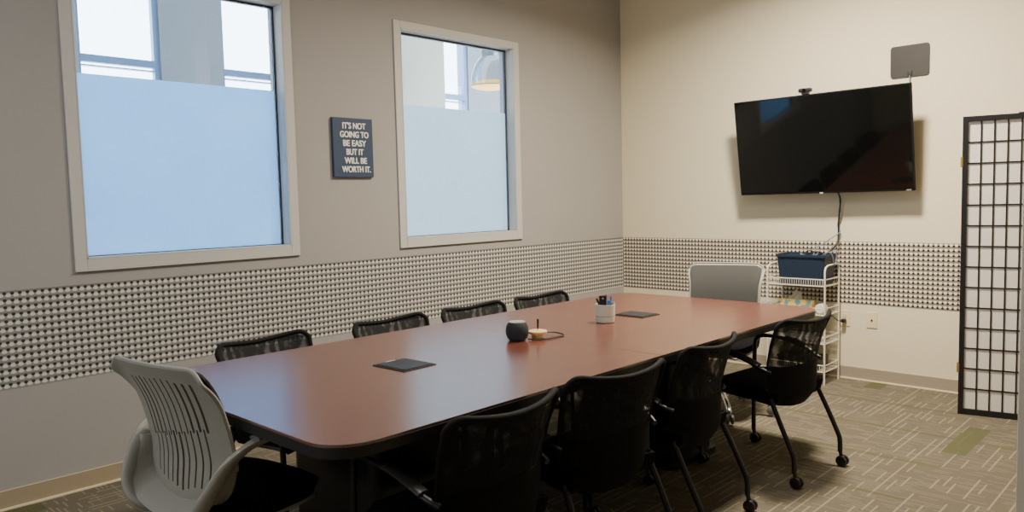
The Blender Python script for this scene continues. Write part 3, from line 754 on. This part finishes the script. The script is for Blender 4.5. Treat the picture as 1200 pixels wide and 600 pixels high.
# ------------------------------------------------------------------ grey task chairs
def cobi_pt(uu, v, off=0.0):
    hw = interp([(0, .140), (.08, .192), (.2, .216), (.4, .217), (.7, .219), (.9, .232), (1, .236)], v)
    z = .475+.428*v
    y = interp([(0, -.165), (.12, -.165), (.3, -.158), (.5, -.170), (.7, -.192), (.88, -.226), (1, -.258)], v)+.038*abs(uu)**2*(1-.35*v)
    k = max(0, abs(uu)-.78)/.22
    z -= .040*k**2.2*max(0, (v-.72)/.28)
    if v < .25: z -= .028*(1-v/.25)*(1-uu*uu)
    return Vector((uu*hw, y+off, z))
def grey_chair(label, loc, rz, group):
    t = thing('grey_chair', label, 'chair', loc, rz, group)
    NS = 11; nu, nv = 132, 72
    def keep(a, v):
        # slots fan out: upper tier and a lower tier set half a pitch aside
        q = (a/.74)
        if abs(q) > 1: return True
        col = (q+1)/2*NS; fr = abs(col-math.floor(col)-.5); i = math.floor(col)
        if fr < .13 and .40+.012*i < v < .90-.004*abs(i-6): return False
        col2 = (q+1)/2*NS+.5; fr2 = abs(col2-math.floor(col2)-.5); j = math.floor(col2)
        if 1 <= j <= NS-1 and fr2 < .13 and .10+.010*abs(j-6) < v < .42+.012*j: return False
        return True
    obj('back_shell', surf(lambda a, v: cobi_pt(a, v), nu, nv, -.007, keep=keep), 'grey_plastic', t)
    obj('back_knit', surf(lambda a, v: cobi_pt(a*.945, .07+.895*v, .012), 30, 24, .006), 'grey_knit', t)
    rim = [cobi_pt(-1+2*i/24, 1) for i in range(25)]
    pts = [cobi_pt(-1, .25+.75*i/12) for i in range(12)]+rim+[cobi_pt(1, 1-.75*(i+1)/12) for i in range(12)]
    obj('back_rim', tube(new(), pts, .0055, 10, smooth=2), 'grey_plastic', t)
    # lower yoke that wraps the bottom of the back
    oc = catmull([(-.240, -.150, .628), (-.219, -.196, .560), (-.196, -.222, .502), (-.150, -.226, .458), (-.08, -.226, .436), (0, -.226, .430),
                  (.08, -.226, .436), (.150, -.226, .458), (.196, -.222, .502), (.219, -.196, .560), (.240, -.150, .628)], 8)
    def yoke(q, v):
        h = abs(q); e = (h-.45)/.55
        inner = cobi_pt(q/.45, .035, -.004) if h <= .45 else cobi_pt(math.copysign(1, q), .035+.33*e, -.004)
        x = (q+1)/2*(len(oc)-1); i = min(int(x), len(oc)-2); outer = oc[i].lerp(oc[i+1], x-i)
        p_ = inner.lerp(outer, v); p_.y -= .010*math.sin(math.pi*v); return p_
    obj('yoke', surf(yoke, 64, 8, .010), 'grey_plastic', t)
    for s in (-1, 1):
        pth = [(s*.258, .055, .662), (s*.260, -.03, .668), (s*.254, -.10, .658), (s*.238, -.160, .618), (s*.219, -.200, .560), (s*.196, -.228, .502), (s*.155, -.222, .448), (s*.11, -.15, .412), (s*.08, -.06, .402)]
        ar = obj('arm', tube(new(), pth, lambda q: .026-.003*q, 14, ry=lambda q: .013+.003*q, up=(-s*.25, .55, 1), smooth=5), 'grey_plastic', t)
        obj('arm_pad', tube(new(), [(s*.262, .058, .679), (s*.264, -.02, .684), (s*.262, -.09, .677)], .025, 12, ry=.009, up=(0,0,1), smooth=4), 'caster_hub', ar)
    def seat(a, v):
        y = -.182+.422*v; rr = math.sqrt(max(0, 1-(abs(2*v-1))**3.2))
        hw = .06+.175*rr
        k = max(0, v-.72)/.28
        return Vector((a*hw, y+.012, .472+.010*math.sin(v*2.2)-.040*k*k-.014*abs(a)**3))
    sb = surf(seat, 24, 24, .05); obj('seat', sb, 'black_fabric', t)
    def under(a, v):
        p_ = seat(a*.9, .03+.94*v); p_.z -= .060; p_.z -= .030*(1-a*a)*math.sin(math.pi*v); return p_
    obj('seat_shell', surf(under, 16, 16, .012), 'grey_plastic', t)
    obj('mechanism', box(new(), (-.08, -.12, .352), (.08, .07, .40), .012, 3), 'dark_plastic', t)
    b = new(); lathe(b, [(.014, .20), (.014, .352)], seg=18); lathe(b, [(.026, .10), (.028, .12), (.024, .24), (.014, .25)], seg=20); obj('column', b, 'chrome', t)
    obj('hub', lathe(new(), [(.0, .085), (.042, .085), (.046, .10), (.04, .132), (.028, .14)], seg=24), 'chrome', t)
    for kx in range(5):
        a = R(90+72*kx+18); d = Vector((math.cos(a), math.sin(a), 0))
        lg = obj('leg', tube(new(), [d*.03+Vector((0,0,.118)), d*.14+Vector((0,0,.112)), d*.25+Vector((0,0,.086)), d*.285+Vector((0,0,.062))], lambda q: .021-.007*q, 12, ry=lambda q: .015-.004*q, up=(0,0,1), smooth=4), 'chrome', t)
        cb = new(); q = Matrix.Rotation(a, 3, 'Z')
        for s in (-1, 1): lathe(cb, [(0, -.009), (.021, -.009), (.027, -.005), (.0275, 0), (.027, .005), (.021, .009), (0, .009)], c=(.30, s*.0145, .0275), axis='y', seg=20)
        box(cb, (.285, -.0045, .026), (.312, .0045, .058), .002); tube(cb, [(.287, 0, .045), (.287, 0, .075)], .008, 10)
        for v in cb.verts: v.co = q @ v.co
        obj('caster', cb, 'caster_hub', lg)
    return t
g0 = grey_chair('light grey slotted back office chair at the near end of the table', (-4.55, -1.70, 0), R(9-90), 'light grey office chairs')
dup(g0, (-1.36, -1.705, .012), R(200-90), 'light grey office chair at the far end of the table beside the wire cart')

# ------------------------------------------------------------------ light
def area(name, loc, size, energy, col, rot=(0,0,0), spread=None):
    l = bpy.data.lights.new(name, 'AREA'); l.shape = 'RECTANGLE'; l.size, l.size_y = size; l.energy = energy; l.color = col
    if spread: l.spread = R(spread)
    o = bpy.data.objects.new(name, l); C.objects.link(o); o.location = loc; o.rotation_euler = rot; return o
area('ceiling_lamp', (-1.55, -2.25, 3.30), (.35, .35), 145, (1, .88, .70), (0, 0, 0), 155)
area('ceiling_lamp', (-3.6, -2.6, 3.30), (1.2, .5), 26, (1, .92, .82))
area('ceiling_lamp', (-6.0, -1.6, 3.30), (1.2, .5), 12, (.9, .95, 1))
area('hall_fill', (-2.0, 1.4, 4.1), (9, 1.2), 60, (.86, .93, 1))  # unseen fill added to brighten the hall and the frosted film
area('side_window_light', (-7.1, -1.6, 1.8), (1.2, 1.4), 18, (.74, .86, 1), (0, R(-90), 0))
w = bpy.data.worlds.new('sky'); bpy.context.scene.world = w; w.use_nodes = True
bg = w.node_tree.nodes['Background']; bg.inputs[0].default_value = (.80, .90, 1, 1); bg.inputs[1].default_value = 9.0

sc = bpy.context.scene
sc.view_settings.view_transform = 'AgX'; sc.view_settings.look = 'None'; sc.view_settings.exposure = .36; sc.view_settings.gamma = 1
sc.cycles.use_denoising = True
sc.cycles.max_bounces = 8; sc.cycles.diffuse_bounces = 4; sc.cycles.transparent_max_bounces = 16; sc.cycles.sample_clamp_indirect = 6
